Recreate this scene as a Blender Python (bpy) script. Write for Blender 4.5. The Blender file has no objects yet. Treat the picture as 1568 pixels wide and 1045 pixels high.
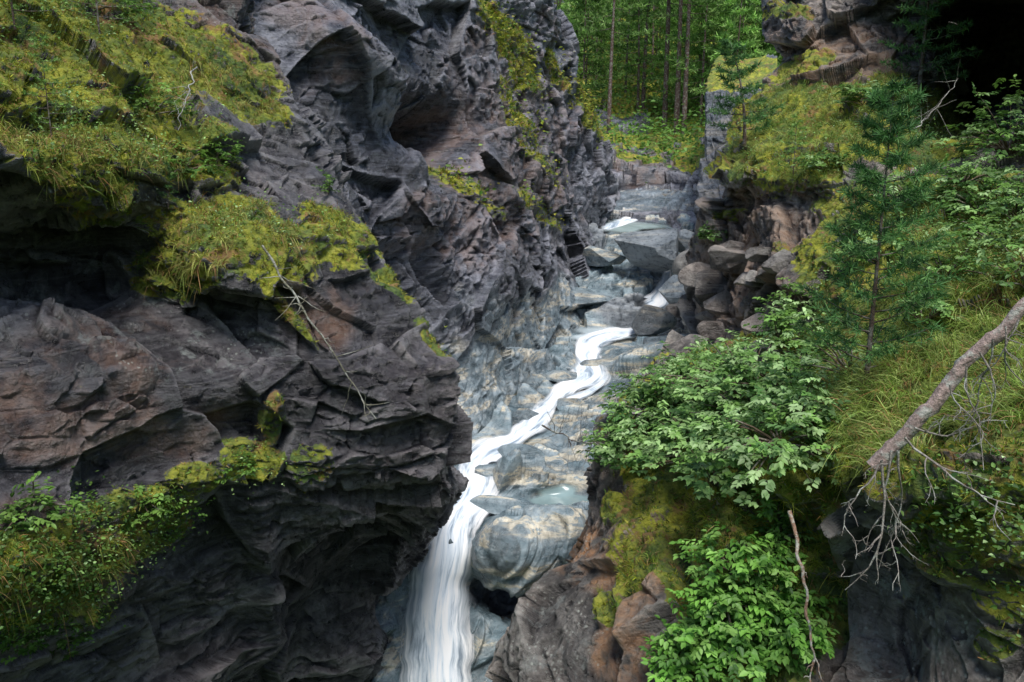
import bpy, math, numpy as np, time
from mathutils import Vector
T0=time.time()
rng=np.random.default_rng(7)
f32=np.float32
# ------------------------------------------------------------------ camera
PITCH=math.radians(12); FL=784/(18/28.0); CZ=12.0
FW=np.array([0,math.cos(PITCH),-math.sin(PITCH)]); UP=np.array([0,math.sin(PITCH),math.cos(PITCH)])
def P(px,py,d):
    px=np.asarray(px,float);py=np.asarray(py,float);d=np.asarray(d,float)
    x=(px-784)/FL*d; v=-(py-522.5)/FL*d
    return np.stack([x, FW[1]*d+UP[1]*v, CZ+FW[2]*d+UP[2]*v],-1)
def proj(V):
    r=V-np.array([0,0,CZ]); d=r@FW; v=r@UP
    d=np.maximum(d,0.01)
    return 784+r[...,0]/d*FL, 522.5-v/d*FL, d
sc=bpy.context.scene
cd=bpy.data.cameras.new("camera"); cam=bpy.data.objects.new("camera",cd); sc.collection.objects.link(cam)
cam.location=(0,0,CZ); cam.rotation_euler=(math.pi/2-PITCH,0,0); cd.lens=28; cd.sensor_width=36; cd.clip_end=2000; cd.clip_start=0.05
sc.camera=cam
# ------------------------------------------------------------------ noise
U=np.uint32
def hsh(ix,iy,iz,s):
    with np.errstate(over='ignore'):
        h=ix.astype(np.int64).astype(U)*U(374761393)+iy.astype(np.int64).astype(U)*U(668265263)+iz.astype(np.int64).astype(U)*U(2246822519)+U((s*974711+12345)&0xffffffff)
        h^=h>>U(13); h*=U(1274126177); h^=h>>U(16); h*=U(2654435761); h^=h>>U(15)
    return h
def nxt(h):
    with np.errstate(over='ignore'):
        h=h*U(747796405)+U(2891336453); h^=h>>U(16); h*=U(2246822519); h^=h>>U(13)
    return h
def fl(h): return (h&U(0xffffff)).astype(f32)/f32(16777216)
def vnoise(Q,seed=0):
    b=np.floor(Q); f=(Q-b).astype(f32); b=b.astype(np.int32); f=f*f*f*(f*(f*6-15)+10)
    r=0
    for i in (0,1):
        wx=f[...,0] if i else 1-f[...,0]
        for j in (0,1):
            wy=f[...,1] if j else 1-f[...,1]
            for k in (0,1):
                wz=f[...,2] if k else 1-f[...,2]
                r=r+wx*wy*wz*fl(hsh(b[...,0]+i,b[...,1]+j,b[...,2]+k,seed))
    return r*2-1
def fbm(V,s,o=4,seed=0,g=0.5):
    a=1;r=0;q=V/s;t=0
    for i in range(o):
        r=r+a*vnoise(q+i*17.3,seed+i); t+=a; a*=g; q=q*2.03
    return r/t
def facets(V,scale,R,seed):
    q=(V@R.T)/np.asarray(scale)
    q=q-0.5; b=np.floor(q).astype(np.int32)
    shp=q.shape[:-1]
    best=np.full(shp,9.,f32); sec=np.full(shp,9.,f32); bh=np.zeros(shp,U); bd=np.zeros(shp+(3,),f32)
    for i in (0,1):
        for j in (0,1):
            for k in (0,1):
                c=b+np.array([i,j,k],np.int32)
                h=hsh(c[...,0],c[...,1],c[...,2],seed)
                h1=nxt(h);h2=nxt(h1)
                d=np.stack([q[...,0]-c[...,0]-(fl(h)-.5)*.85,q[...,1]-c[...,1]-(fl(h1)-.5)*.85,q[...,2]-c[...,2]-(fl(h2)-.5)*.85],-1).astype(f32)
                dd=(d*d).sum(-1)
                m=dd<best
                sec=np.where(m,best,np.minimum(sec,dd))
                best=np.where(m,dd,best); bh=np.where(m,h2,bh); bd=np.where(m[...,None],d,bd)
    h=nxt(bh); off=fl(h)*2-1; h=nxt(h); t0=fl(h)*2-1; h=nxt(h); t1=fl(h)*2-1; h=nxt(h); t2=fl(h)*2-1
    tilt=t0*bd[...,0]+t1*bd[...,1]+t2*bd[...,2]
    h=nxt(h)
    return off,tilt,np.sqrt(sec)-np.sqrt(best),fl(h)
def basis(n,a=(0.3,1,0.2)):
    n=np.array(n,float);n/=np.linalg.norm(n);a=np.array(a,float);a-=n*(a@n);a/=np.linalg.norm(a)
    return np.stack([n,a,np.cross(n,a)])
def sst(a,b,x):
    t=np.clip((x-a)/(b-a),0,1); return t*t*(3-2*t)
def ells(px,py,L,nz,amp=0.35):
    r=np.zeros(px.shape)
    for e in L:
        cx,cy,rx,ry=e[:4]; a=math.radians(e[4]) if len(e)>4 else 0; s=e[5] if len(e)>5 else 1
        dx=px-cx;dy=py-cy
        u=(dx*math.cos(a)+dy*math.sin(a))/rx; v=(-dx*math.sin(a)+dy*math.cos(a))/ry
        q=np.sqrt(u*u+v*v)+nz*amp
        r=np.maximum(r,s*sst(1.15,0.75,q))
    return r
# ------------------------------------------------------------------ mesh helpers
def mk(name,V,F,mat,attrs=None,smooth=False,parent=None):
    V=np.ascontiguousarray(V.reshape(-1,3),f32); F=np.ascontiguousarray(F,np.int32); k=F.shape[1]
    me=bpy.data.meshes.new(name); me.vertices.add(len(V)); me.vertices.foreach_set("co",V.ravel())
    me.loops.add(F.size); me.loops.foreach_set("vertex_index",F.ravel())
    me.polygons.add(len(F)); me.polygons.foreach_set("loop_start",np.arange(0,F.size,k,dtype=np.int32))
    if smooth: me.polygons.foreach_set("use_smooth",np.ones(len(F),bool))
    me.update(calc_edges=True)
    for n,c in (attrs or {}).items():
        a=me.attributes.new(n,'FLOAT_COLOR','POINT'); c=np.asarray(c,f32).reshape(len(V),-1)
        if c.shape[1]==3: c=np.concatenate([c,np.ones((len(V),1),f32)],1)
        a.data.foreach_set("color",np.ascontiguousarray(c,f32).ravel())
    me.materials.append(mat)
    ob=bpy.data.objects.new(name,me); sc.collection.objects.link(ob)
    if parent: ob.parent=parent
    return ob
def gridF(nv,nu):
    i=np.arange(nv*nu).reshape(nv,nu)
    return np.stack([i[:-1,:-1],i[1:,:-1],i[1:,1:],i[:-1,1:]],-1).reshape(-1,4)
def gnorm(V):
    a=np.gradient(V,axis=1); b=np.gradient(V,axis=0); n=np.cross(b,a)
    n/=np.linalg.norm(n,axis=-1,keepdims=True)+1e-9
    return n
def smooth(A,k,ax):
    if k<1: return A
    w=np.hanning(2*k+3)[1:-1]; w/=w.sum()
    pad=[(0,0)]*A.ndim; pad[ax]=(k,k)
    B=np.pad(A,pad,mode='edge'); out=np.zeros_like(A)
    for i,wi in enumerate(w):
        sl=[slice(None)]*A.ndim; sl[ax]=slice(i,i+A.shape[ax]); out+=wi*B[tuple(sl)]
    return out
def table(rows,us,side,nv,nu,y0,y1,far,wrap=0.12,ks=5,wd=45,wp=330):
    ys=np.array([r[0] for r in rows],float); E=np.array([r[1] for r in rows],float); D=np.array([r[2] for r in rows],float)
    yt=np.linspace(y0,y1,nv)
    Et=np.interp(yt,ys,E); Dt=np.stack([np.interp(yt,ys,D[:,i]) for i in range(D.shape[1])],1)
    u=np.linspace(0,1+wrap,nu) if side=='R' else np.linspace(-wrap,1,nu)
    if side=='N': u=np.linspace(0,1,nu)
    uc=np.clip(u,0,1); DD=np.stack([np.interp(uc,us,Dt[i]) for i in range(nv)])
    over=np.abs(u-uc)
    if side=='R': px=far+(Et[:,None]-far)*uc[None]-over[None]*wp
    else: px=Et[:,None]+(far-Et[:,None])*uc[None]+over[None]*wp
    DD=DD+over[None]*wd
    DD=smooth(smooth(DD,ks,0),ks,1); px=smooth(px,ks,0)
    py=np.repeat(yt[:,None],nu,1)
    return px,py,DD
SH={}
def rocksheet(name,px,py,d,mat,masks,R,size=1.0,amp=1.0,extra=None,damp=None,blur=0,big=1.0,psoft=.4,qm=.6,a3=1.0):
    V=P(px,py,d)
    Vs=smooth(smooth(V,22,0),22,1)
    n=gnorm(Vs)
    s=np.sign(((np.array([0,0,CZ])-V)*n).sum(-1,keepdims=True)); n=n*np.where(s[V.shape[0]//2,V.shape[1]//2]<0,-1,1)
    n=nrm(n+.5*nrm(np.array([0,0,CZ])-V))
    nz=fbm(V,1.1,4,5)
    W=V+0.05*size*np.stack([fbm(V,1.0*size,3,11),fbm(V,1.0*size,3,21),fbm(V,1.0*size,3,31)],-1)
    M=masks(px,py,nz,V)
    o1,t1,e1,c1=facets(W,np.array([1.4,2.9,2.3])*size,R,1)
    o2,t2,e2,c2=facets(W,np.array([.42,1.1,.85])*size,R,2)
    o3,t3,e3,c3=facets(W,np.array([.15,.36,.28])*size,R,3)
    soft=1-psoft*M[1]
    g1=sst(0.0,.16,e1); g2=.35+.65*sst(0,.10,e2)
    q2=(qm+(1-qm)*sst(-.22,.22,fbm(V,2.2*size,2,61)))*(.12+.88*g1); q3=(qm+(1-qm)*sst(-.2,.25,fbm(V,1.1*size,2,71)))*(.15+.85*g1)*g2
    disp=amp*size*((o1*.18+t1*.74)*soft*big+(o2*.06+t2*.34)*soft*q2+(o3*.026+t3*.14)*soft*q3*a3)
    disp+=amp*0.28*fbm(V,2.6*size,4,9)+amp*size*.03*fbm(V,.12*size,3,91)
    crack=np.clip(sst(0.0,0.12,e2)*.6*q2+(1-q2)*.6+(sst(0,.15,e3)*q3+1-q3)*.4,0,1)
    disp-=amp*size*0.04*(1-sst(0,.10,e2))*soft*q2
    if blur: disp=smooth(smooth(disp,blur,0),blur,1)
    m=M[0]
    pil=0.06+0.20*fbm(V,.5,3,41)+0.10*np.abs(fbm(V,.16,3,43))
    disp=disp*(1-.45*m)+m*pil
    if damp is not None: disp=disp*damp
    conv=np.clip((disp-smooth(smooth(disp,7,0),7,1))/(.07*size),-1,1)  # highlight on convex edges and shade in hollows, painted into the rock tone
    if extra is not None: disp=disp+extra(px,py,V)
    V2=V+n*disp[...,None]
    # relax only the most stretched cells (steep steps) so they become clean rock faces instead of aliased rungs
    eb=np.maximum(np.linalg.norm(np.gradient(V,axis=0),axis=-1),np.linalg.norm(np.gradient(V,axis=1),axis=-1))
    for it in range(2):
        e=np.maximum(np.linalg.norm(np.gradient(V2,axis=0),axis=-1),np.linalg.norm(np.gradient(V2,axis=1),axis=-1))
        st=np.maximum(e/(eb+1e-6),eb/(np.maximum(d,1)*1.6/FL)*.55)
        w=sst(3.2,6.5,smooth(smooth(st,3,0),3,1))[...,None]
        Vb=smooth(smooth(V2,4,0),4,1); V2=V2*(1-w)+Vb*w
    n2=gnorm(V2)
    if (n2*n).sum()<0: n2=-n2
    up=sst(-.35,.3,n2[...,2]+.35*nz)
    ms=m*np.where(m>.95,np.maximum(up,.42),up)
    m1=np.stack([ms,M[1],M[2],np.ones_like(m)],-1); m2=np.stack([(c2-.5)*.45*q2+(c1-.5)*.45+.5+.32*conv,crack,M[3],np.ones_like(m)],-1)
    nv,nu=px.shape
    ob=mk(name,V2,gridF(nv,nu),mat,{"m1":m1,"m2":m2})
    qx,qy,qd=proj(V2)
    SH[name]=dict(V=V2,N=n2,px=qx,py=qy,d=qd,m=ms,ob=ob)
    print(name,round(time.time()-T0,1))
    return ob
def pick(px,py,names=None,r=5):
    best=None
    for k in (names or SH):
        s=SH[k]; m=(abs(s['px']-px)<r)&(abs(s['py']-py)<r)
        if m.any():
            dd=np.where(m,s['d'],1e9); i=np.unravel_index(dd.argmin(),dd.shape)
            if best is None or dd[i]<best[1]: best=(s['V'][i],dd[i],s['N'][i])
    return best
def scatter(k,w,n,pw=2.0):
    s=SH[k]; V=s['V']
    w=(w/np.maximum(s['d'],1)**pw)[:-1,:-1]
    A=np.linalg.norm(np.cross(V[1:,:-1]-V[:-1,:-1],V[:-1,1:]-V[:-1,:-1]),axis=-1)
    A=np.minimum(A,np.percentile(A,97))
    c=np.cumsum((w*A).ravel()); 
    i=np.searchsorted(c,rng.random(n)*c[-1]); i=np.minimum(i,len(c)-1); a,b=np.divmod(i,V.shape[1]-1)
    u=rng.random((n,1));v=rng.random((n,1))
    p=V[a,b]*(1-u)*(1-v)+V[a+1,b]*u*(1-v)+V[a,b+1]*(1-u)*v+V[a+1,b+1]*u*v
    return p,s['N'][a,b]
def nrm(a): return a/(np.linalg.norm(a,axis=-1,keepdims=True)+1e-9)
class Geo:
    def __init__(s): s.V=[];s.F=[];s.C=[];s.n=0
    def add(s,V,F,C):
        V=V.reshape(-1,3); s.V.append(V.astype(f32)); s.F.append(F+s.n); s.n+=len(V)
        C=np.asarray(C,f32); 
        if C.ndim==1: C=np.repeat(C[None],len(V),0)
        s.C.append(C)
    def build(s,name,mat,parent=None,smooth=False):
        return mk(name,np.concatenate(s.V),np.concatenate(s.F),mat,{"col":np.concatenate(s.C)},smooth,parent)
    def blades(s,b,d,L,w,g,col):
        n=len(b); side=nrm(np.cross(d,rng.normal(size=(n,3)))); L=np.broadcast_to(L,(n,))[:,None]; w=np.broadcast_to(w,(n,))[:,None]
        out=[]
        for t,ww in ((0,.7),(.4,1),(.75,.7),(1,.06)):
            c=b+d*L*t+g*L*t*t
            out+= [c-side*w*ww*.5,c+side*w*ww*.5]
        V=np.stack(out,1); f=np.array([[0,1,3,2],[2,3,5,4],[4,5,7,6]])
        F=(np.arange(n)[:,None,None]*8+f[None]).reshape(-1,4)
        s.add(V,F,np.repeat(col,8,0))
    def leaves(s,c,a,nn,L,W,col):
        n=len(c); a=nrm(a); sd=nrm(np.cross(nn,a)); nn=np.cross(a,sd); L=np.broadcast_to(L,(n,))[:,None];W=np.broadcast_to(W,(n,))[:,None]
        V=np.stack([c, c+a*L*.3+sd*W*.5+nn*W*.14, c+a*L*.68+sd*W*.36+nn*W*.06, c+a*L-nn*L*.12, c+a*L*.68-sd*W*.36+nn*W*.06, c+a*L*.3-sd*W*.5+nn*W*.14],1)
        f=np.array([[0,3,2,1],[0,5,4,3]])
        F=(np.arange(n)[:,None,None]*6+f[None]).reshape(-1,4)
        s.add(V,F,np.repeat(col,6,0))
    def tube(s,pts,rad,col,k=6,rough=0):
        pts=np.asarray(pts,float); m=len(pts); rad=np.broadcast_to(rad,(m,)).astype(float)
        t=nrm(np.gradient(pts,axis=0)); ref=np.array([0.31,.2,.93]) if abs(t[0,2])<.9 else np.array([1,.1,0.])
        a=nrm(np.cross(t,ref)); b=np.cross(t,a); an=np.linspace(0,2*math.pi,k,endpoint=False)
        rr=rad[:,None]*(1+rough*rng.normal(size=(m,k)))
        V=pts[:,None]+rr[...,None]*(np.cos(an)[None,:,None]*a[:,None]+np.sin(an)[None,:,None]*b[:,None])
        i=np.arange(m*k).reshape(m,k); j=np.roll(i,-1,1)
        F=np.stack([i[:-1],j[:-1],j[1:],i[1:]],-1).reshape(-1,4)
        s.add(V,F,np.asarray(col,f32))
def pal(n,cols,v=.25):
    cols=np.array(cols); i=rng.integers(0,len(cols),n); j=rng.integers(0,len(cols),n); t=rng.random((n,1))
    c=cols[i]*t+cols[j]*(1-t); return np.clip(c*(1+v*rng.normal(size=(n,1))),0.003,.9)
# ------------------------------------------------------------------ materials
class NT:
    def __init__(s,name):
        s.m=bpy.data.materials.new(name); s.m.use_nodes=True; s.t=s.m.node_tree; s.b=s.t.nodes["Principled BSDF"]; s.out=s.t.nodes["Material Output"]
    def n(s,ty,**k):
        x=s.t.nodes.new(ty)
        for a,b in k.items(): setattr(x,a,b)
        return x
    def l(s,a,b): s.t.links.new(a,b)
    def noise(s,vec,scale,detail=6,rough=.6,dist=0):
        x=s.n('ShaderNodeTexNoise'); s.l(vec,x.inputs['Vector']); x.inputs['Scale'].default_value=scale; x.inputs['Detail'].default_value=detail; x.inputs['Roughness'].default_value=rough; x.inputs['Distortion'].default_value=dist
        return x.outputs['Fac']
    def ramp(s,fac,stops):
        x=s.n('ShaderNodeValToRGB'); s.l(fac,x.inputs['Fac']); e=x.color_ramp.elements
        while len(e)<len(stops): e.new(.5)
        for i,(p,c) in enumerate(stops):
            e[i].position=p; e[i].color=(c,c,c,1) if not hasattr(c,'__len__') else (*c,1)
        return x.outputs['Color']
    def mix(s,fac,a,b,mode='MIX'):
        x=s.n('ShaderNodeMix',data_type='RGBA',blend_type=mode)
        for v,i in ((fac,0),(a,6),(b,7)):
            if isinstance(v,(int,float)): x.inputs[i].default_value=v
            elif isinstance(v,tuple): x.inputs[i].default_value=(*v,1)
            else: s.l(v,x.inputs[i])
        return x.outputs[2]
    def math(s,op,a,b=None,c=None):
        x=s.n('ShaderNodeMath',operation=op)
        for i,v in enumerate((a,b,c)):
            if v is None: continue
            if isinstance(v,(int,float)): x.inputs[i].default_value=v
            else: s.l(v,x.inputs[i])
        return x.outputs[0]
def rockmat(name,dark,mid,light,rustc=(.20,.095,.05),tint=(1.2,.9,.78)):
    t=NT(name); geo=t.n('ShaderNodeNewGeometry'); pos=geo.outputs['Position']
    a1=t.n('ShaderNodeAttribute',attribute_name='m1'); a2=t.n('ShaderNodeAttribute',attribute_name='m2')
    s1=t.n('ShaderNodeSeparateColor'); t.l(a1.outputs['Color'],s1.inputs[0]); s2=t.n('ShaderNodeSeparateColor'); t.l(a2.outputs['Color'],s2.inputs[0])
    moss,pol,rust=s1.outputs; cell_shade,crack,lich=s2.outputs
    n1=t.noise(pos,1.3,7,.68,.3); n2=t.noise(pos,6,6,.7); n3=t.noise(pos,.45,4,.6); n4=t.noise(pos,22,4,.7)
    f=t.math('ADD',t.math('MULTIPLY',n1,.6),t.math('MULTIPLY',n2,.4))
    f=t.math('ADD',f,t.math('MULTIPLY',t.math('SUBTRACT',cell_shade,.5),.26))
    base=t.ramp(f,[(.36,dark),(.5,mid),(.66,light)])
    base=t.mix(t.ramp(n3,[(.45,0),(.65,.5)]),base,t.mix(1.0,base,tint,'MULTIPLY'))
    mp=t.n('ShaderNodeMapping'); t.l(pos,mp.inputs['Vector']); mp.inputs['Rotation'].default_value=(.3,.75,.2); mp.inputs['Scale'].default_value=(.5,.6,5)
    nv=t.noise(mp.outputs[0],1.6,5,.65,.6)
    base=t.mix(t.ramp(nv,[(.5,0),(.58,.35),(.64,0)]),base,light)
    rf=t.math('MULTIPLY',rust,t.ramp(n1,[(.42,0),(.58,1)]))
    base=t.mix(rf,base,t.mix(n2,rustc,(rustc[0]*1.6,rustc[1]*1.8,rustc[2]*1.8)))
    pale=t.math('MULTIPLY',t.math('MULTIPLY',lich,t.ramp(t.noise(pos,3.1,6,.75),[(.54,0),(.62,.8)])),t.ramp(n3,[(.4,.1),(.55,1)]))
    base=t.mix(pale,base,(.30,.33,.31))
    vo=t.n('ShaderNodeTexVoronoi'); t.l(pos,vo.inputs['Vector']); vo.inputs['Scale'].default_value=17
    lf=t.math('MULTIPLY',t.ramp(vo.outputs['Distance'],[(.18,1),(.30,0)]),t.ramp(n1,[(.5,0),(.6,1)]))
    lf=t.math('MULTIPLY',lf,lich)
    base=t.mix(lf,base,(.45,.47,.42))
    mp2=t.n('ShaderNodeMapping'); t.l(pos,mp2.inputs['Vector']); mp2.inputs['Rotation'].default_value=(.35,-.5,.6); mp2.inputs['Scale'].default_value=(.28,.7,2.2)
    pb=t.noise(mp2.outputs[0],1.3,6,.62,.25)
    pc=t.ramp(pb,[(.30,(.06,.095,.115)),(.42,(.14,.20,.23)),(.51,(.25,.31,.34)),(.55,(.34,.37,.36)),(.575,(.62,.58,.47)),(.615,(.56,.51,.40)),(.63,(.22,.28,.31)),(.78,(.32,.30,.24))])
    pc=t.mix(.85,pc,t.ramp(f,[(.34,.3),(.5,.9),(.65,1.5)]),'MULTIPLY')
    base=t.mix(pol,base,pc)
    base=t.mix(t.ramp(crack,[(.0,.7),(.6,0)]),base,(.012,.011,.012))
    m1=t.ramp(n2,[(.3,(.025,.04,.008)),(.43,(.19,.23,.016)),(.57,(.42,.42,.03)),(.75,(.55,.51,.09))])
    mg=t.ramp(t.noise(pos,1.1,4,.6),[(.44,0),(.62,1)])
    m1=t.mix(mg,m1,t.ramp(n4,[(.3,(.02,.045,.01)),(.6,(.12,.20,.03)),(.8,(.24,.34,.06))]))
    md=t.ramp(t.noise(pos,2.3,5,.7),[(.54,0),(.62,.8)])
    m1=t.mix(md,m1,t.mix(n4,(.16,.06,.025),(.48,.26,.10)))
    me=t.math('ADD',moss,t.math('MULTIPLY',t.math('SUBTRACT',n2,.5),1.9))
    mf=t.ramp(me,[(.36,0),(.50,1)])
    col=t.mix(mf,base,m1)
    t.l(col,t.b.inputs['Base Color'])
    r=t.math('ADD',t.ramp(n2,[(.3,.20),(.7,.52)]),t.math('MULTIPLY',pol,-.06)); r=t.math('MAXIMUM',r,mf)
    t.l(r,t.b.inputs['Roughness']); t.b.inputs['Specular IOR Level'].default_value=.9
    bh=t.math('ADD',t.math('MULTIPLY',t.noise(pos,4,8,.75),1.2),t.math('MULTIPLY',n4,.35))
    bh=t.math('ADD',bh,t.math('MULTIPLY',nv,.5))
    bp=t.n('ShaderNodeBump'); t.l(bh,bp.inputs['Height']); bp.inputs['Distance'].default_value=.14
    t.l(t.math('SUBTRACT',.9,t.math('MULTIPLY',pol,.35)),bp.inputs['Strength'])
    t.l(bp.outputs[0],t.b.inputs['Normal'])
    return t.m
def leafmat(name,rough=.5,tr=.35):
    t=NT(name); a=t.n('ShaderNodeAttribute',attribute_name='col'); t.l(a.outputs['Color'],t.b.inputs['Base Color']); t.b.inputs['Roughness'].default_value=rough; t.b.inputs['Specular IOR Level'].default_value=.35
    tl=t.n('ShaderNodeBsdfTranslucent'); t.l(a.outputs['Color'],tl.inputs['Color'])
    ms=t.n('ShaderNodeMixShader'); ms.inputs[0].default_value=tr; t.l(t.b.outputs[0],ms.inputs[1]); t.l(tl.outputs[0],ms.inputs[2]); t.l(ms.outputs[0],t.out.inputs['Surface'])
    return t.m
def barkmat(name,lich=.8):
    t=NT(name); a=t.n('ShaderNodeAttribute',attribute_name='col'); g=t.n('ShaderNodeNewGeometry')
    n=t.noise(g.outputs['Position'],28,5,.7); n2=t.noise(g.outputs['Position'],9,5,.6)
    c=t.mix(1.0,a.outputs['Color'],t.ramp(n,[(.3,.35),(.7,1.4)]),'MULTIPLY')
    c=t.mix(t.ramp(n2,[(.5,0),(.58,lich)]),c,(.5,.5,.44))
    t.l(c,t.b.inputs['Base Color']); t.b.inputs['Roughness'].default_value=.85
    bp=t.n('ShaderNodeBump'); t.l(n,bp.inputs['Height']); bp.inputs['Distance'].default_value=.03; t.l(bp.outputs[0],t.b.inputs['Normal'])
    return t.m
M_left=rockmat("dark_schist_rock",(.012,.011,.014),(.058,.055,.063),(.27,.26,.27),tint=(1.14,.95,.87))
M_mid=rockmat("grey_schist_rock",(.017,.019,.026),(.082,.088,.112),(.37,.38,.44),tint=(1.12,.95,.86))
M_bed=rockmat("polished_river_rock",(.03,.037,.046),(.13,.15,.175),(.44,.47,.50),tint=(1,1,1))
M_right=rockmat("lichen_rock",(.024,.022,.021),(.12,.11,.10),(.44,.41,.37),(.36,.18,.09))
M_leaf=leafmat("leaf_foliage"); M_grass=leafmat("grass_blades",.6,.35); M_need=leafmat("conifer_needles",.6,.3); M_bark=barkmat("bark",.35); M_dead=barkmat("weathered_wood",.85)
# ------------------------------------------------------------------ LEFT CLIFF
rowsA=[(-250,330,[9,10,11,12,12.6,13]),(-50,360,[7.8,9,10,11,12,12.6]),(60,400,[6.8,8,9,10.2,11.3,12.2]),(150,440,[6.0,7.0,8.1,9.5,10.9,12]),
(235,485,[5.5,6.4,7.4,8.9,10.4,11.7]),(285,505,[5.5,6.5,7.5,8.9,10.2,11.5]),(325,530,[7.0,8.2,9.0,9.0,9.9,11.3]),(400,572,[7.5,8.7,9.4,8.4,9.2,11]),(440,585,[7.3,8.5,9.4,8.5,9.1,10.9]),(465,605,[6.9,8.1,9.0,9.2,9.2,10.8]),
(520,635,[6.2,7.3,8.4,9.1,9.2,10.7]),(580,690,[6,7.1,8.1,8.9,9.3,10.5]),(660,695,[5.9,7.0,8,8.9,9.4,10.5]),(745,707,[5.9,6.9,7.9,9.0,9.6,10.4]),
(795,684,[5.4,6.5,7.8,9.8,11.2,11.8]),(860,645,[5.2,6.3,7.5,10.6,12.4,13]),(900,620,[5.3,6.4,7.6,10.3,12.8,13.4]),(945,580,[6.4,7.4,8.5,10.2,13,13.6]),(1050,545,[6.7,7.7,8.9,10.2,13,13.8]),(1250,540,[7.2,8.2,9.3,10.4,13,13.8])]
usA=[0,.33,.5,.7,.85,1]
def mA(px,py,nz,V):
    moss=ells(px,py,[(60,120,240,120,15),(-80,60,200,200),(330,120,120,60,25),(230,230,130,50,15),(110,270,110,42,20),(380,370,150,60,15),(270,420,75,40),(500,370,75,45,30),(180,50,200,60,20),(650,520,50,24,60),(600,450,60,20,40),(400,160,60,22,40),
      (300,735,48,25),(420,640,20,55),(380,710,55,40),(480,720,36,40,0,.8),(190,820,150,70,-15),(60,880,150,70),(0,930,80,60),(440,480,90,10,50)],nz,.5)
    rust=ells(px,py,[(150,600,260,110),(320,60,150,60,30),(430,60,60,120,-30),(60,850,200,80),(500,480,80,60)],nz,.6)*.5
    lich=ells(px,py,[(200,370,200,130),(60,450,160,120),(150,60,300,80),(620,350,90,120),(290,540,180,50)],nz,.4)
    return moss,0*px,rust,.2+.8*lich
def exA(px,py,V):
    g=lambda cx,cy,rx,ry:np.exp(-((px-cx)/rx)**2-((py-cy)/ry)**2)
    return 0.6*g(395,930,26,120)+.35*g(340,600,120,60)-.6*g(560,870,90,70)-.4*g(90,440,140,40)+.5*g(500,980,60,50)
R_L=basis((.30,-.05,.92),(.4,1,.1))
px,py,d=table(rowsA,usA,'R',820,600,-150,1130,-240)
rocksheet("left_cliff",px,py,d,M_left,mA,R_L,.74,.80,extra=exA)
# ------------------------------------------------------------------ MID (left back) WALL
rowsB=[(-250,700,[15,17,20,24,28]),(0,850,[14.2,16.5,20,24.5,30]),(100,880,[14.1,16,20,24.5,33]),(200,915,[13.7,15.5,19.5,24.5,36]),(300,945,[13.3,15,18.5,24.8,39]),
(340,925,[13,14.8,18.3,24.4,37]),(400,900,[12.8,14.5,18.2,24,34]),(500,892,[12.7,14.5,18.2,23,30]),(600,875,[12.7,14.5,17.8,21.5,26]),(700,800,[12.8,14.2,16.6,19,21]),
(800,740,[13.4,14.4,15.4,16.5,17.5]),(900,700,[14,14.7,15.2,15.8,16.4]),(1060,660,[14,14.4,14.8,15,15.4]),(1250,650,[14,14.3,14.5,14.8,15.2])]
def mB(px,py,nz,V):
    moss=ells(px,py,[(790,90,70,22,60),(770,40,60,18,50),(890,150,50,14,65),(905,190,40,12,60),(800,190,40,12,60,.7),(740,300,60,14,50,.55),(820,320,50,12,45,.6),(850,110,60,12,60),(650,520,60,14,60,.6),(780,150,40,10,60,.7),(820,250,40,10,50,.6)],nz,.7)
    rust=ells(px,py,[(780,200,120,160),(700,350,120,60),(470,60,50,90,-30)],nz,.6)*.45
    pol=ells(px,py,[(790,580,130,130),(850,520,60,90),(720,690,90,60)],nz,.5)*.8
    return moss,pol,rust,.25+0*px
def exB(px,py,V):
    g=lambda cx,cy,rx,ry,a=0:np.exp(-(((px-cx)*math.cos(a)+(py-cy)*math.sin(a))/rx)**2-((-(px-cx)*math.sin(a)+(py-cy)*math.cos(a))/ry)**2)
    return -4.2*g(660,190,56,34,.0)-1.2*g(680,250,40,50)+1.3*g(545,140,150,30,.85)+.7*g(780,420,90,60)-.8*g(640,480,30,150,-.3)
R_M=basis((.72,-.35,.6))
px,py,d=table(rowsB,[0,.25,.5,.75,1],'R',760,560,-150,1130,340)
rocksheet("gorge_wall",px,py,d,M_mid,mB,R_M,1.05,.85,extra=exB,big=.9,psoft=.5,a3=1.0)
# ------------------------------------------------------------------ STREAM BED
ry=[322,340,370,400,450,490,520,560,600,650,700,750,800,860,950,1045,1250]
rd=[43,38,35,33,31,30,28,25.5,23.5,21,18.7,17,16,15.5,15,14.5,13.6]
rl=[840,850,850,850,850,845,840,830,800,750,660,640,620,590,560,540,520]
rr=[1160,1160,1130,1130,1130,1130,1130,1120,1080,1040,1010,980,960,940,900,880,860]
yt=np.linspace(322,1250,700)
DL=smooth(np.interp(yt,ry,rd)[:,None],14,0)[:,0]
def bed_d(px,py):
    d0=np.interp(py,yt,DL)
    g=lambda cx,cy,rx,r2:np.exp(-((px-cx)/rx)**2-((py-cy)/r2)**2)
    d=d0-0.7*g(800,725,60,22)+.4*g(850,762,45,16)-1.0*g(780,840,55,40)+1.6*g(770,905,50,34)-1.1*g(985,590,50,24)-.5*g(860,810,40,40)-1.0*g(1010,560,60,20)
    d=d-1.0*g(940,425,35,20)+.7*g(890,480,40,14)-1.2*g(1070,470,30,60)-.8*g(900,380,20,20)
    return d
Lx=np.interp(yt,ry,rl);Rx=np.interp(yt,ry,rr); u=np.linspace(0,1,420)
px=Lx[:,None]+(Rx-Lx)[:,None]*u; py=np.repeat(yt[:,None],420,1)
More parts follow.
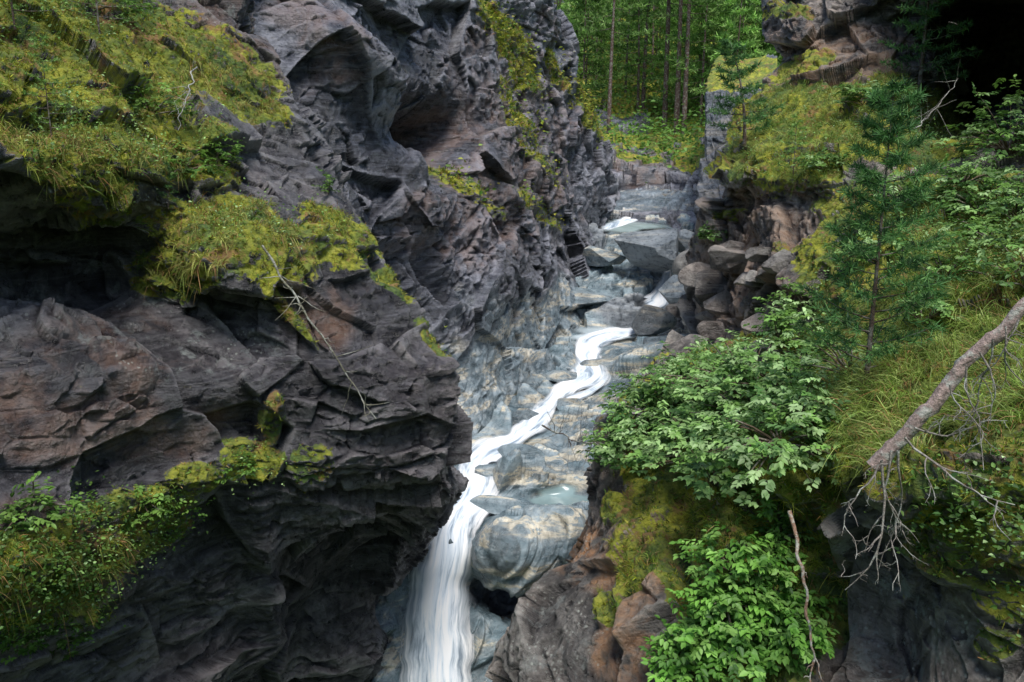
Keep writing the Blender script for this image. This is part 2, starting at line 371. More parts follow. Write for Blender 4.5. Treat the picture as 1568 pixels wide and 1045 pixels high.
path=[(995,505,7),(965,508,11),(930,513,16),(903,524,19),(897,540,15),(903,556,19),(906,572,28),(882,588,23),(856,600,11),(838,622,14),(818,648,24),(795,668,17),(765,682,25),(738,692,31),(724,712,22),(724,738,28),(714,762,42),(697,785,42),(685,812,32),(682,845,34),(675,880,38),(669,920,42),(667,970,45),(666,1045,47),(665,1150,50),(664,1230,52)]
path2=[(1022,412,5),(1020,430,7),(1012,450,12),(1006,464,16),(985,472,9)]
path3=[(1010,318,4),(985,328,5),(965,336,8),(938,345,7),(918,352,5)]
def near_path(px,py,path):
    pa=np.array(path,float); r=np.full(px.shape,99.)
    for i in range(len(pa)-1):
        a,b=pa[i],pa[i+1]; ab=b[:2]-a[:2]; t=np.clip(((px-a[0])*ab[0]+(py-a[1])*ab[1])/(ab@ab),0,1)
        dd=np.hypot(px-a[0]-ab[0]*t,py-a[1]-ab[1]*t)/(a[2]+(b[2]-a[2])*t); r=np.minimum(r,dd)
    return r
POOLS=[(858,762,46,17),(930,512,60,10),(962,347,46,9)]
NP=np.minimum(np.minimum(near_path(px,py,path),near_path(px,py,path2)),near_path(px,py,path3))
for (a,b,c,e) in POOLS: NP=np.minimum(NP,1.2*np.hypot((px-a)/c,(py-b)/e))
def mC(px,py,nz,V):
    moss=ells(px,py,[(770,880,14,24)],nz,.5)*.6
    rust=ells(px,py,[(750,730,60,30),(800,640,50,25)],nz,.6)*.25
    pol=np.clip(.97-.9*ells(px,py,[(775,900,50,36),(990,480,70,22),(900,345,30,40)],nz,.5),0,1)
    return moss,pol,rust,0*px
def exC(px,py,V): return -.14*sst(1.5,.7,NP)
rocksheet("stream_bed",px,py,bed_d(px,py),M_bed,mC,basis((-.45,-.35,.8),(1,.6,0.4)),1.0,1.3,extra=exC,damp=sst(.8,1.9,NP),blur=1,big=1.05,psoft=.3,a3=.8)
# ------------------------------------------------------------------ RIGHT BANK
rowsD=[(-250,1170,[24,23,21,18,15,13,11]),(-60,1172,[23.5,22,20.5,18,14.5,13,11]),(-20,1175,[23.2,22,20.5,19,16,15,12]),(30,1180,[22.8,21,20.3,20,26,22,13]),(100,1190,[22,20,19,19,26,22,12.5]),  # unseen top rows jut forward at right: added roof keeping sky off the cave
(135,1175,[21.2,19.6,18,17.6,25,20,12]),(190,1148,[19.8,18.3,16.6,15.8,22,15,11.5]),(230,1110,[18.6,17,15.4,14.8,15,13.6,11]),(275,1108,[17.8,16.2,14.6,14,13.6,12.5,10.4]),(310,1112,[18.6,17,14.8,13.4,12.6,11.6,9.8]),
(380,1068,[20,17.6,14.2,12.2,11.2,10,8.5]),(450,1045,[20,17,13.6,11.1,10,8.8,7.5]),(520,1065,[19,15.6,12.6,10.1,8.6,7.5,6.5]),(580,990,[15.3,13.8,11.3,9.2,7.7,6.6,6]),
(640,932,[12.9,12,10.2,8.4,6.9,6,5.4]),(705,915,[11.8,11.1,9.6,7.5,6.1,5.4,5]),(740,908,[11.3,10.6,9.2,7.4,6.1,5.4,5]),(765,904,[11,10.3,8.9,7.8,6.5,5.5,5.0]),(820,880,[10.6,9.7,8.5,8.0,6.9,5.6,5.0]),
(900,842,[10,9,7.9,7.7,7.0,5.9,5.2]),(1000,786,[9.5,8.5,7.4,7.3,6.6,5.9,5.2]),(1060,762,[9.2,8.3,7.2,7.1,6.4,5.7,5.1]),(1250,730,[8.4,7.6,6.8,6.7,6.0,5.5,5])]
usD=[0,.1,.25,.4,.55,.75,1]
def mD(px,py,nz,V):
    moss=ells(px,py,[(1290,180,190,60,-10),(1230,240,130,50,-15),(1400,210,120,60),(1440,340,190,90),(1330,470,130,130),(1480,500,150,140),(1400,640,140,90,-30),(1560,640,120,110),(1110,700,190,150),(1080,860,70,110),(1140,960,110,130),(985,850,34,70,25),(1500,780,120,90),(1180,560,120,60,-20),
       (1230,100,50,24,-20),(1270,690,40,110),(1230,860,50,130),(1560,900,50,60,0,.8),(1530,990,40,30,0,.7),(940,780,34,30),(1180,380,60,16,10,.6),(1090,390,40,16,-30,.8),(1140,330,40,14,0,.7),(930,930,26,30,0,.9),(1210,20,40,16,0,.8)],nz,.4)
    rock=ells(px,py,[(1180,350,70,40),(1130,420,70,60),(1190,450,60,40)],nz,.4)
    moss=moss*(1-.85*rock)
    rust=np.maximum(ells(px,py,[(1000,890,44,120,25),(900,840,60,60),(960,1000,60,60)],nz,.4),.5*ells(px,py,[(1150,400,100,120),(1250,90,150,60),(1400,380,60,40)],nz,.6))
    lich=ells(px,py,[(850,960,90,150),(1400,900,200,150),(920,820,60,60)],nz,.4)
    return moss,0*px,rust,.2+.8*lich
def exD(px,py,V):
    g=lambda cx,cy,rx,ry,a=0:np.exp(-(((px-cx)*math.cos(a)+(py-cy)*math.sin(a))/rx)**2-((-(px-cx)*math.sin(a)+(py-cy)*math.cos(a))/ry)**2)
    return .45*g(1130,860,40,130)-.3*g(1260,850,22,140)-.5*g(1045,830,16,90)+.3*g(1190,330,60,30)-.5*g(1330,980,60,60)
px,py,d=table(rowsD,usD,'L',800,720,-130,1130,1740,wp=330)
rocksheet("right_bank",px,py,d,M_right,mD,basis((-.5,-.3,.8)),.72,.88,extra=exD,a3=1.1)
# ------------------------------------------------------------------ BACK
rowsE=[(-300,780,[130,130,130,130,130,130]),(0,780,[82,82,82,80,80,78]),(80,780,[70,70,70,68,66,64]),(140,780,[60,62,62,60,58,56]),(185,780,[50,55,56,54,52,50]),(220,780,[48,50,50,48,48,46]),(260,780,[44,46,46,44,44,43]),(300,780,[42,43,43,41,41,40]),(340,780,[39,40,40,38,38,37]),(430,780,[34,34,34,34,34,34])]
def mE(px,py,nz,V):
    moss=ells(px,py,[(960,215,80,12,-10),(1040,190,50,26),(1000,90,300,95),(1060,245,30,24),(1030,215,40,20),(980,245,40,10,0,.8)],nz,.5)
    rust=ells(px,py,[(990,250,60,26)],nz,.5)*.5
    pol=ells(px,py,[(980,310,90,30)],nz,.5)*.6
    return moss,pol,rust,0*px
px,py,d=table(rowsE,[0,.25,.45,.58,.62,1],'N',420,400,-300,430,1300,ks=7)
rocksheet("back_slope",px,py,d,M_mid,mE,basis((.2,-.4,.9)),1.6,.9)
rowsF=[(90,1100,[44,44,43]),(125,1084,[36,35.5,34]),(140,1080,[33,32.5,31]),(200,1075,[32.5,32,30]),(260,1072,[32,31,29]),(330,1066,[31,30,28]),(420,1050,[29,28,26]),(520,1050,[27,26,24])]
def mF(px,py,nz,V): return ells(px,py,[(1120,110,90,34),(1110,260,30,18,0,.7),(1150,200,40,60,0,.9)],nz,.5),.35+0*px,.2+0*px,.3+0*px
px,py,d=table(rowsF,[0,.5,1],'L',320,150,90,500,1190,ks=4,wp=200)
rocksheet("rock_pillar",px,py,d,M_mid,mF,basis((1,.2,.25),(0,0,1)),1.0,.6)
# hillsides that close the valley all round
th=np.linspace(0,2*math.pi,260); rad=np.linspace(0,1,70)
TH,RR=np.meshgrid(th,rad)
rx=60+RR*200; cy=60
X=np.cos(TH)*rx*.95; Y=cy+np.sin(TH)*(rx*1.0+18); Z=-14+RR*85
Vh=np.stack([X,Y,Z],-1); 
Vh[...,2]+=5*fbm(Vh,14,4,77)
t=NT("forested_slope"); g=t.n('ShaderNodeNewGeometry'); n=t.noise(g.outputs['Position'],.5,8,.75)
t.l(t.ramp(n,[(.35,(.02,.045,.012)),(.5,(.08,.14,.03)),(.65,(.16,.26,.06))]),t.b.inputs['Base Color']); t.b.inputs['Roughness'].default_value=.95
mk("hillside",Vh,gridF(70,260),t.m)
# ------------------------------------------------------------------ WATER
def watermat():
    t=NT("white_water"); a=t.n('ShaderNodeAttribute',attribute_name='col'); s=t.n('ShaderNodeSeparateColor'); t.l(a.outputs['Color'],s.inputs[0])
    cb=t.n('ShaderNodeCombineXYZ'); t.l(t.math('MULTIPLY',s.outputs[0],4.6),cb.inputs[0]); t.l(t.math('MULTIPLY',s.outputs[1],14),cb.inputs[1])
    n=t.noise(cb.outputs[0],1.0,6,.62,.5)
    c=t.ramp(n,[(.32,(.34,.44,.56)),(.45,(.70,.78,.86)),(.57,(.96,.97,.98))])
    t.l(c,t.b.inputs['Base Color']); t.b.inputs['Roughness'].default_value=.8; t.b.inputs['Specular IOR Level'].default_value=.2
    edge=t.ramp(t.math('ADD',s.outputs[2],t.math('MULTIPLY',t.math('SUBTRACT',n,.5),1.9)),[(.12,0),(.85,1)])
    t.l(edge,t.b.inputs['Alpha'])
    return t.m
MW=watermat()
def ribbon(name,path,lift=.22,n=220,m=36,rag=.15,wk=1.38):
    pa=np.array(path,float); s=np.r_[0,np.cumsum(np.hypot(*np.diff(pa[:,:2],axis=0).T))]
    ss=np.linspace(0,s[-1],n); k=max(3,n//60)
    X=smooth(np.interp(ss,s,pa[:,0])[:,None],k,0)[:,0]; Y=smooth(np.interp(ss,s,pa[:,1])[:,None],k,0)[:,0]; Wd=smooth(np.interp(ss,s,pa[:,2])[:,None],k,0)[:,0]*wk
    tx=smooth(np.gradient(X)[:,None],k,0)[:,0];ty=smooth(np.gradient(Y)[:,None],k,0)[:,0];l=np.hypot(tx,ty);nx=-ty/l;ny=tx/l
    ny*=.5; v=np.linspace(-1,1,m)
    lo=sst(330,480,ss) if name=="waterfall" else 0*ss; rg=rag*(1-.75*lo)
    wl=1+rg*vnoise(np.stack([ss/22,0*ss,0*ss],-1),5)*1.8; wr=1+rg*vnoise(np.stack([ss/18,0*ss+9,0*ss],-1),6)*1.8
    Wv=Wd[:,None]*np.where(v[None]<0,wl[:,None],wr[:,None])
    PX=X[:,None]+nx[:,None]*v*Wv; PY=Y[:,None]+ny[:,None]*v*Wv
    st=vnoise(np.stack([np.repeat(v[None]*2.6,n,0),np.repeat(ss[:,None]/60,m,1),0*PX],-1),3)
    d=bed_d(PX,PY)-lift*(1-.9*v[None]**2)-(.09-.05*lo[:,None])*st+.03*abs(v[None])
    d=smooth(d,k*2,0)
    Vv=P(PX,PY,d)
    dist=np.r_[0,np.cumsum(np.linalg.norm(np.diff(Vv[:,m//2],axis=0),axis=-1))]
    end=np.minimum(1,ss/12)
    if name!="waterfall": end=end*np.minimum(1,(ss[-1]-ss)/12)
    al=(1-abs(v[None])**2.4)*end[:,None]
    col=np.stack([np.repeat(v[None],n,0)*Wd[:,None]/28*.5+.5,np.repeat(dist[:,None]/22,m,1),al],-1)
    return mk(name,Vv,gridF(n,m),MW,{"col":col},True)
ribbon("waterfall",path,.3,420,44)
ribbon("cascade",path2,.35,80,20,wk=1.6)
ribbon("cascade",path3,.35,80,16,wk=1.5)
ribbon("cascade",[(930,575,4),(918,590,6),(895,604,8),(872,612,9),(858,625,7)],.2,60,16)
for i,(cx,cy,rx_,ry_) in enumerate(POOLS):
    col=[(.30,.42,.43),(.58,.68,.72),(.44,.55,.56)][i]
    t=NT("pool_water"); g=t.n('ShaderNodeNewGeometry'); n=t.noise(g.outputs['Position'],2,4,.5)
    a_=t.n('ShaderNodeAttribute',attribute_name='col'); s_=t.n('ShaderNodeSeparateColor'); t.l(a_.outputs['Color'],s_.inputs[0])
    t.l(t.ramp(n,[(.3,tuple(c*.7 for c in col)),(.7,col)]),t.b.inputs['Base Color']); t.b.inputs['Roughness'].default_value=.15
    t.l(t.ramp(s_.outputs[0],[(0,0),(.35,.9)]),t.b.inputs['Alpha'])
    a=np.linspace(0,2*math.pi,61); r=np.linspace(0,1,12)[:,None]; wob=1+.22*np.sin(3*a+i)+.12*np.sin(5*a+1)
    X=cx+np.cos(a)*r*rx_*wob*1.1; Y=cy+np.sin(a)*r*ry_*wob*1.1
    mk("pool",P(X,Y,bed_d(X,Y)-.08),gridF(12,61),t.m,{"col":np.stack([1-r+0*a,0*a*r,0*a*r],-1)},True)
# ------------------------------------------------------------------ BOULDERS
def boulder(px_,py_,d,rx,ry_,rz,seed,mat,flat=None,name="boulder",pol=.4):
    r=np.random.default_rng(seed); c=P(px_,py_,d)
    th=np.linspace(0.001,math.pi-.001,110);ph=np.linspace(0,2*math.pi,181)
    TH,PH=np.meshgrid(th,ph,indexing='ij'); D=np.stack([np.sin(TH)*np.cos(PH),np.sin(TH)*np.sin(PH),np.cos(TH)],-1)
    N=nrm(r.normal(size=(10,3))); H=r.uniform(.5,.9,10)
    if flat: N=np.r_[N,[nrm(np.array(flat))]]; H=np.r_[H,.42]
    rad=np.full(TH.shape,1.25)
    for n_,h in zip(N,H):
        q=D@n_; rad=np.minimum(rad,np.where(q>.05,h/np.maximum(q,.05),9))
    V=D*rad[...,None]*np.array([rx,ry_,rz])*1.08; V=V+c
    V+=D*(.05*fbm(V,.5,4,seed)*max(rx,rz))[...,None]
    up=0*D[...,2]
    mk(name,V,gridF(*TH.shape),mat,{"m1":np.stack([up,0*up+pol,0*up,0*up+1],-1),"m2":np.stack([0*up+.3+.6*r.random(),0*up+1,0*up,0*up+1],-1)},False)
boulder(1000,380,30.5,1.35,1.1,.85,3,M_bed,(-.2,-.35,.95),pol=.2)
boulder(1045,455,28,.8,.8,.6,5,M_bed)
boulder(995,490,28,.7,.6,.45,6,M_left)
boulder(1050,365,31.5,.5,.5,.45,8,M_bed)
boulder(1080,490,24,.6,.6,.45,12,M_mid)
boulder(1068,410,26,.6,.6,.5,13,M_right,pol=.1)
boulder(890,455,30.5,.9,.6,.35,14,M_bed,pol=.9)
boulder(925,395,31.5,.8,.7,.4,17,M_bed,pol=.8)
boulder(1035,525,26.5,.8,.6,.35,18,M_bed,pol=.6)
for i,(x,y,s) in enumerate([(928,556,.42),(864,578,.34),(868,622,.36),(806,640,.30),(790,700,.34),(752,722,.30),(700,705,.30),(762,778,.34),(955,535,.4),(716,830,.22)]):
    boulder(x,y,float(bed_d(np.array(float(x)),np.array(float(y))))+.02,s*1.5,s,s*.62,90+i,M_bed,pol=.85)
for i in range(26):
    x=1050+rng.random()*200;y=380+rng.random()*180
    q=pick(x,y,["right_bank"])
    if q is None: continue
    s=.009*q[1]*(1+rng.random()*1.3); bx,by,bd=proj(q[0])
    boulder(bx,by,bd,s*1.5,s,s*.8,40+i,M_right,name="rock",pol=0)
# ------------------------------------------------------------------ VEGETATION
YG=[(.24,.29,.02),(.40,.41,.04),(.13,.19,.02),(.50,.47,.08)]
GR=[(.08,.18,.03),(.14,.27,.045),(.2,.34,.07),(.05,.10,.02)]
SH_=[(.21,.39,.09),(.31,.50,.16),(.44,.62,.28),(.08,.18,.045)]
DRY=[(.40,.22,.09),(.48,.34,.14),(.30,.14,.05)]
upv=np.array([0,0,1.])
def tufts(k,w,ntuft,nb,L,wd,cols,name,spread=.7,lay=.5,pw=2.,mat=None,drylo=.1,wind=(0,0,0)):
    b,nn=scatter(k,w,ntuft,pw); g=Geo()
    B=np.repeat(b,nb,0)+rng.normal(size=(ntuft*nb,3))*L*.10; N_=np.repeat(nn,nb,0)
    dr=nrm(upv*.9+.5*N_+spread*rng.normal(size=B.shape)+np.array(wind))
    gg=-upv*lay*(.4+rng.random((len(B),1)))+.3*rng.normal(size=B.shape)*.5
    c=np.repeat(pal(ntuft,cols,.25),nb,0)*(.6+.7*rng.random((len(B),1)))
    dm=rng.random(len(B))<drylo; c[dm]=pal(dm.sum(),DRY)
    g.blades(B,dr,L*(.5+rng.random(len(B))*.9),wd*(.6+.8*rng.random(len(B))),gg,c)
    g.build(name,mat or M_grass)
A=SH["left_cliff"];D_=SH["right_bank"];B_=SH["gorge_wall"];E_=SH["back_slope"]
tufts("left_cliff",A['m']**2,9000,9,.045,.007,YG+GR[1:2],"moss",1.0,.3,drylo=.16)
tufts("right_bank",D_['m']**2,9000,9,.055,.008,YG+GR,"moss",1.0,.3,drylo=.14)
tufts("gorge_wall",B_['m']**2,1500,8,.16,.02,YG+GR[:2],"moss",1.0,.3)
zA=ells(A['px'],A['py'],[(330,150,110,60),(60,230,120,50),(400,330,150,50),(200,260,110,40),(280,400,60,50)],0,0)*A['m']
tufts("left_cliff",zA,400,30,.17,.006,[(.32,.36,.07),(.42,.44,.13),(.16,.26,.04)],"grass",.45,1.1,drylo=.25)
zA2=ells(A['px'],A['py'],[(60,880,260,70)],0,0)*A['m']
tufts("left_cliff",zA2,70,30,.15,.005,[(.22,.28,.05),(.3,.34,.09),(.12,.2,.03)],"grass",.5,1.1,drylo=.25)
zD=ells(D_['px'],D_['py'],[(1290,170,170,60),(1220,240,110,40),(1400,560,140,130,-40),(1500,420,120,110),(1340,620,60,90),(1540,600,70,60)],0,0)*D_['m']
tufts("right_bank",zD,2400,26,.26,.006,[(.28,.38,.07),(.42,.5,.15),(.17,.28,.04)],"grass",.4,.95,drylo=.12,wind=(-.35,0,0))
zD2=ells(D_['px'],D_['py'],[(1090,800,60,40),(960,880,60,60),(1250,800,60,200),(1180,560,100,60)],0,0)*D_['m']
tufts("right_bank",zD2,500,22,.16,.006,GR+YG,"grass",.5,.8)
def herbs(k,w,n,nl,L,cols,name,rad=.12,pw=2.):
    b,nn=scatter(k,w,n,pw); g=Geo(); B=np.repeat(b,nl,0)+rng.normal(size=(n*nl,3))*rad; B+=np.repeat(nn,nl,0)*rad*.7*rng.random((n*nl,1))
    a=nrm(rng.normal(size=B.shape)*np.array([1,1,.35])); nm=nrm(upv+.45*rng.normal(size=B.shape)+np.array([0,-.25,0]))
    l=L*(.6+.8*rng.random(len(B))); g.leaves(B,a,nm,l,l*.62,np.repeat(pal(n,cols,.2),nl,0)*(.7+.6*rng.random((len(B),1)))); g.build(name,M_leaf)
herbs("left_cliff",A['m']*ells(A['px'],A['py'],[(200,200,160,80),(180,820,180,80),(60,950,120,120),(400,330,120,50),(120,20,200,50),(390,720,60,50)],0,0),800,10,.03,GR+SH_,"undergrowth",.09)
herbs("left_cliff",ells(A['px'],A['py'],[(60,900,120,90),(240,790,80,40),(80,760,60,60)],0,0)*(.15+A['m']),260,14,.035,GR,"undergrowth",.07)
herbs("right_bank",D_['m']*ells(D_['px'],D_['py'],[(1270,210,170,70),(1440,330,150,90),(1500,780,120,60),(1250,560,60,150),(1520,380,100,60),(1560,930,60,60),(1200,480,60,60)],0,0),1800,10,.04,GR+SH_,"undergrowth",.12)
herbs("gorge_wall",B_['m'],220,8,.12,GR+YG,"undergrowth",.25)
herbs("back_slope",E_['m'],2500,8,.25,[(.14,.3,.05),(.22,.4,.08),(.09,.2,.03)],"undergrowth",.7)
def shrub(px_,py_,r,h,nc,L,cols,off=0,names=("right_bank",),name="shrub",fat=.6):
    q=pick(px_,py_,list(names),9)
    if q is None: print("miss",px_,py_); return
    b,d,nn=q; g=Geo(); par=bpy.data.objects.new(name,None); sc.collection.objects.link(par)
    dr=rng.normal(size=(nc,3)); dr[:,2]=abs(dr[:,2])*.9-.15; dr=nrm(dr); rad=(.45+.6*rng.random((nc,1))**.5)*(1+.3*np.sin(5*np.arctan2(dr[:,1:2],dr[:,:1])+rng.random()*6))
    tip=b+nn*h*.15+dr*rad*np.array([r,r,h])+np.array([0,0,h*.15])
    k=10; out=np.repeat(dr,k,0); ta=nrm(np.stack([dr[:,0],dr[:,1],.15*rng.normal(size=nc)],-1)+.5*rng.normal(size=(nc,3))*np.array([1,1,.3])); TA=np.repeat(ta,k,0)
    sdv=nrm(np.cross(TA,upv)); j=np.tile(np.arange(k),nc); sg=np.where(j%2==0,1,-1)[:,None]; f=(j//2)[:,None]/(k/2-1)
    last=(j>=k-2)[:,None]
    a=nrm(TA*np.where(last,1.2,.55)+sdv*sg*np.where(last,.35,1.)+upv*(-.18+.2*rng.normal(size=(nc*k,1))))
    nm=nrm(upv+.35*out+.3*rng.normal(size=a.shape)); T=np.repeat(tip,k,0)+TA*L*2.0*(f-.6)+rng.normal(size=a.shape)*L*.12
    l=L*(.65+.6*rng.random(nc*k))
    c=np.repeat(pal(nc,cols,.18),k,0)*(.8+.4*rng.random((nc*k,1)))
    g.leaves(T,a,nm,l,l*fat,c); g.build("leaves",M_leaf,par)
    gs=Geo()
    for i in range(0,nc,5):
        t=np.linspace(0,1,5)[:,None]; p=b+(tip[i]-b)*t+upv*h*.25*np.sin(t*math.pi)*.5-nn*.1*(1-t)
        gs.tube(p,np.linspace(.010,.003,5)*(1+r),(.14,.10,.06),4)
    gs.build("stems",M_bark,par)
for (x,y,r,h,n,L) in [(960,700,.55,.4,120,.08),(1010,640,.75,.42,220,.08),(1080,600,.8,.45,240,.08),(1150,630,.8,.42,250,.08),(1060,690,.8,.4,240,.08),(1200,590,.7,.42,180,.08),(1180,690,.7,.4,190,.075),(1110,740,.5,.35,110,.075),(1010,610,.6,.35,120,.08),(1120,560,.6,.35,110,.08),(935,680,.35,.3,60,.07),(1240,650,.4,.35,80,.07),(1130,600,.9,.6,140,.075),(1060,580,.7,.5,90,.075)]:
    shrub(x,y,r,h,n,L,SH_)
for (x,y,r,h,n,L) in [(1130,870,.42,.35,90,.07),(1190,930,.4,.35,110,.07),(1080,980,.42,.35,120,.075),(1150,1010,.45,.35,130,.075),(1040,1020,.35,.3,90,.07),(1200,830,.3,.3,60,.06),(1120,930,.4,.3,100,.07),(1180,780,.3,.25,50,.06),(1210,990,.25,.3,50,.065)]:
    shrub(x,y,r,h,n,L,[(.12,.3,.04),(.2,.42,.07),(.28,.5,.12),(.06,.15,.03)])
for (x,y,r,h,n,L) in [(1330,150,.7,.35,90,.10),(1380,300,.6,.4,100,.08),(1530,240,.8,.9,190,.09),(1480,290,.5,.4,90,.08),(1560,330,.6,.5,110,.08),(1510,370,.5,.35,80,.07),(1440,410,.4,.3,60,.06),(1230,480,.6,.45,100,.08),(1210,520,.5,.4,80,.08),(1560,430,.5,.4,70,.07),(1085,375,.35,.25,40,.10),(1330,390,.5,.4,60,.08),(1290,560,.45,.4,60,.06),(1420,500,.35,.3,50,.06),(1260,250,.5,.3,70,.08),(1500,330,.6,.5,100,.08)]:
    shrub(x,y,r,h,n,L,SH_+GR)
for (x,y,r,h,n,L) in [(250,170,.35,.3,60,.05),(340,240,.3,.25,50,.045),(150,20,.6,.4,90,.06),(60,800,.25,.25,50,.05),(230,790,.25,.25,60,.05),(100,1000,.2,.15,30,.05),(40,980,.25,.2,40,.05),(380,730,.2,.2,40,.045),(300,270,.3,.3,50,.045),(510,290,.15,.25,16,.05)]:
    shrub(x,y,r,h,n,L,GR+[(.16,.3,.05)],names=("left_cliff",))
def conifer(g,gb,b,H,R,nb,nl,nw,per,lean=(0,0,0),droop=-.1,cols=GR,start=.15,twigs=6,tr=.02,barkc=(.12,.08,.06)):
    lean=np.array(lean); t=np.linspace(0,1,9)[:,None]; ax=lambda t:b+upv*H*t+lean*H*t*t
    gb.tube(ax(t),np.linspace(tr*H,tr*H*.1,9),barkc,7,.05)
    bb=[];dd=[];cc=[]
    for i in range(nb):
        f=start+(1-start)*(i+rng.random())/nb; az=i*2.4+rng.normal()*.3; Lb=R*(1-f)**.7*(.6+.6*rng.random())+.03*H
        o=ax(f); dh=np.array([math.cos(az),math.sin(az),0]); s=np.linspace(0,1,5)[:,None]
        pts=o+dh*Lb*s+upv*Lb*(droop*s+ .25*s*s); gb.tube(pts,np.linspace(tr*H*.25*(1-f)+.003,.002,5),barkc,4)
        for j in range(twigs):
            s0=.25+.75*(j+rng.random())/twigs; q=o+dh*Lb*s0+upv*Lb*(droop*s0+.25*s0*s0); sd=np.array([-dh[1],dh[0],0])*(1 if j%2 else -1)
            td=nrm(dh*.8+sd*.8+upv*(.2+.2*rng.normal())); tl=Lb*.3*(1.2-s0)+nl
            for m in range(3):
                c=q+td*tl*m/2.5; k=per
                bb.append(np.repeat(c[None],k,0)); dd.append(nrm(td*.7+.75*rng.normal(size=(k,3))+upv*.15)); 
                cc.append(np.repeat(pal(1,cols,.2),k,0))
    bb=np.concatenate(bb);dd=np.concatenate(dd);cc=np.concatenate(cc)
    g.blades(bb,dd,nl*(.6+.7*rng.random(len(bb))),nw,rng.normal(size=bb.shape)*.1,cc*(.75+.5*rng.random((len(bb),1))))
def tree(name,px_,py_,sheet,**k):
    q=pick(px_,py_,[sheet],9)
    if q is None: print("miss tree",px_,py_);return
    par=bpy.data.objects.new(name,None); sc.collection.objects.link(par); g=Geo();gb=Geo(); conifer(g,gb,q[0]-upv*.05,**k); g.build("needles",M_need,par); gb.build("trunk",M_bark,par)
PN=[(.07,.18,.05),(.10,.25,.07),(.17,.34,.10),(.03,.08,.03)]
LA=[(.17,.34,.06),(.26,.45,.10),(.08,.18,.04),(.35,.53,.16)]
tree("pine_tree",1318,590,"right_bank",H=2.8,R=.62,nb=50,nl=.085,nw=.007,per=15,cols=PN,droop=.15,twigs=7,start=.08,tr=.010)
tree("pine_tree",1135,215,"right_bank",H=2.2,R=.8,nb=26,nl=.12,nw=.014,per=9,cols=PN,lean=(-.2,0,0))
tree("pine_tree",1415,150,"right_bank",H=3,R=1.2,nb=30,nl=.12,nw=.014,per=9,cols=PN)
tree("larch_sapling",88,205,"left_cliff",H=.95,R=.28,nb=22,nl=.03,nw=.004,per=7,cols=LA,twigs=4,tr=.008)
tree("larch_sapling",160,40,"left_cliff",H=1.2,R=.6,nb=26,nl=.035,nw=.005,per=8,cols=LA,twigs=5,tr=.01)
tree("larch_sapling",30,40,"left_cliff",H=1.2,R=.6,nb=24,nl=.035,nw=.005,per=8,cols=LA,twigs=5,tr=.01)
tree("larch_sapling",265,320,"left_cliff",H=.5,R=.15,nb=14,nl=.03,nw=.004,per=7,cols=PN,twigs=3,tr=.01)
tree("larch_sapling",1205,270,"right_bank",H=1.2,R=.4,nb=18,nl=.05,nw=.008,per=7,cols=LA,twigs=4,tr=.01)
g=Geo();gb=Geo()
spots=[(1022,190,0,20,3.2),(1004,186,0,20,3),(1036,190,0,18,3),(945,190,0,15,3.5),(1060,150,0,16,3),(975,150,0,16,3)]
for i in range(64): spots.append((820+rng.random()*420,-40+rng.random()*220,0,6+rng.random()*7,2.2+rng.random()*1.2))
for i,(x,y,_,H,R) in enumerate(spots):
    q=pick(x,y,["back_slope"],14)
    if q is None: continue
    far=i>=6; cv=.55+.75*rng.random()
    conifer(g,gb,q[0]-upv*.3,H,R,30 if not far else 34,.30,.06,6,droop=-.25,cols=[tuple(np.array(c)*cv) for c in LA],start=.4 if not far else .12,twigs=6,tr=.010,barkc=(.13,.075,.06),lean=(rng.normal()*.02,0,0))
g.build("forest",M_need); gb.build("forest_trunks",M_bark)
print("veg",round(time.time()-T0,1))
# ------------------------------------------------------------------ DEAD WOOD
def wig(pts,n,amp):
    pts=np.array(pts,float); s=np.r_[0,np.cumsum(np.linalg.norm(np.diff(pts,axis=0),axis=1))]; t=np.linspace(0,s[-1],n)
    o=np.stack([np.interp(t,s,pts[:,i]) for i in range(3)],1); o+=np.stack([vnoise(np.stack([t*6/s[-1]*2,0*t+i*3.3,0*t+rng.random()*9],-1),i) for i in range(3)],1)*amp
    return o
dt=bpy.data.objects.new("fallen_dead_tree",None); sc.collection.objects.link(dt)
g=Geo(); pp=[P(1650,385,4.8),P(1568,470,4.95),P(1480,557,5.1),P(1410,640,5.25),P(1340,716,5.4)]
L_=wig(pp,40,.02); g.tube(L_,np.linspace(.032,.052,40),(.46,.34,.30),14,.12)
g.build("trunk",M_dead,dt,True)
g=Geo()
def root(p,dirv,L,r,dep=0):
    n=8; pts=[p]; dv=nrm(np.array(dirv,float))
    for i in range(n): dv=nrm(dv+.2*rng.normal(size=3)+np.array([0,0,-.04])); pts.append(pts[-1]+dv*L/n)
    g.tube(np.array(pts),np.linspace(r,r*.3,n+1),(.32,.28,.24),5,.12)
    if dep<3:
        for i in range(1,n,2 if dep else 1):
            if rng.random()<.7: root(pts[i],nrm(dv+.8*rng.normal(size=3)),L*(.2+.25*rng.random()),r*.55,dep+1)
for x,y,dx,dz,L,r in [(1350,705,-.25,-1,1.0,.011),(1365,690,.15,-1,.7,.009),(1385,670,.75,-.9,.75,.010),(1345,712,-.5,-1,.55,.008),(1375,690,0,-1,.95,.009),(1400,655,.8,-.5,.5,.008),(1455,590,.25,-.9,.4,.007),(1540,500,.1,-1,.6,.007),(1560,490,-.3,-1,.5,.007),(1500,540,.7,-.6,.5,.007),(1480,560,.2,-1,.7,.007),(1520,520,.3,-1,.8,.007)]:
    root(P(x,y,5.25-(x-1345)/223*.35),(dx,-.15,dz),L,r)
g.build("roots",M_dead,dt)
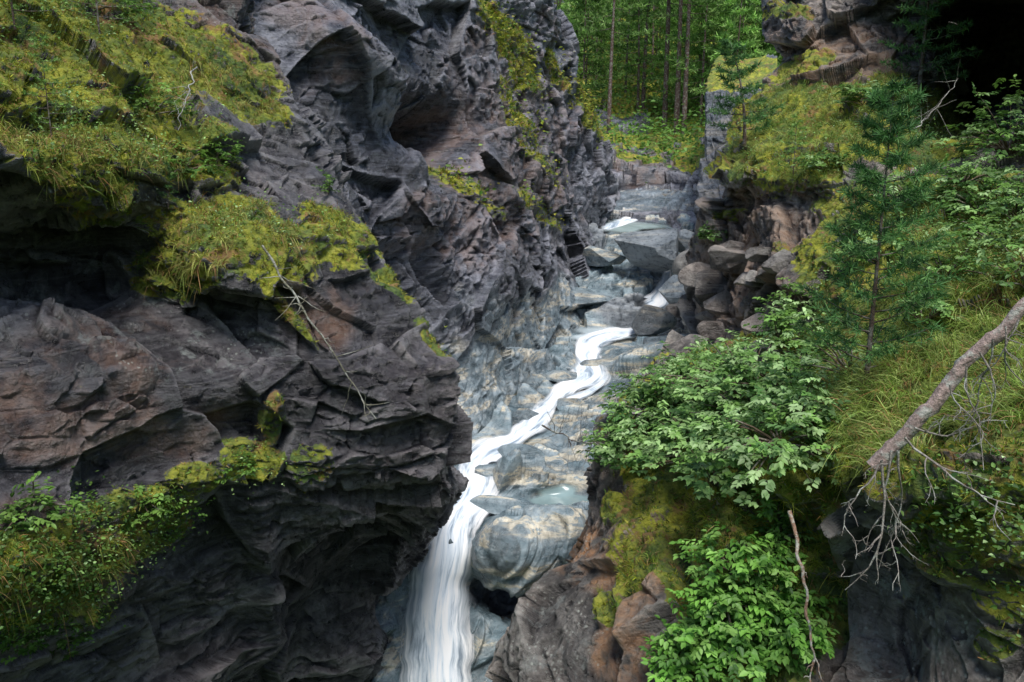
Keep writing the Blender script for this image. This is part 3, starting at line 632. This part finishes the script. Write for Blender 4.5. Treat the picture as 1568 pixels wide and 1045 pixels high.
def stick(name,pts,r,col,twig=0,tl=.3):
    global g
    g=Geo(); L_=wig(pts,26,.04); g.tube(L_,np.linspace(r,r*.35,26),col,6,.08)
    for i in range(twig):
        j=rng.integers(3,25); dv=nrm(rng.normal(size=3)+np.array([0,-.3,-.2])); q=L_[j]+dv*np.linspace(0,tl,5)[:,None]*(.4+rng.random()); g.tube(wig(q,5,.02),np.linspace(r*.4,r*.1,5),col,4)
    g.build(name,M_dead)
stick("dead_branch",[P(400,375,8.0),P(440,440,8.1),P(500,520,8.3),P(545,590,8.5),P(575,640,8.6)],.014,(.3,.28,.2),26,.3)
stick("dead_branch",[P(1212,785,7.2),P(1228,850,7.0),P(1238,940,6.8),P(1245,1060,6.6)],.02,(.36,.22,.15),6,.2)
stick("dead_branch",[P(832,652,11.2),P(870,672,11.1),P(920,682,10.9)],.014,(.1,.08,.07),16,.4)
stick("dead_branch",[P(300,100,8.6),P(285,150,8.3),P(270,200,8.2)],.008,(.5,.48,.46),12,.2)
stick("dead_branch",[P(1400,200,13.5),P(1440,160,13.6),P(1470,120,13.8)],.012,(.3,.27,.24),14,.5)
# ------------------------------------------------------------------ LIGHT
w=bpy.data.worlds.new("World"); sc.world=w; w.use_nodes=True; nt=w.node_tree; bg=nt.nodes["Background"]
sky=nt.nodes.new('ShaderNodeTexSky'); sky.sky_type='NISHITA'; sky.sun_disc=False; el=math.radians(64); az=math.radians(165)
sky.sun_elevation=el; sky.sun_rotation=az; nt.links.new(sky.outputs[0],bg.inputs[0]); bg.inputs[1].default_value=.15
sl=bpy.data.lights.new("sun",'SUN'); so=bpy.data.objects.new("sun",sl); sc.collection.objects.link(so); sl.energy=4.0; sl.angle=math.radians(24); sl.color=(1,.97,.93)
dv=Vector((math.sin(az)*math.cos(el),math.cos(az)*math.cos(el),math.sin(el))); so.rotation_euler=dv.to_track_quat('Z','Y').to_euler()
sc.view_settings.view_transform='Standard'; sc.view_settings.look='None'; sc.view_settings.exposure=0
print("done",round(time.time()-T0,1))
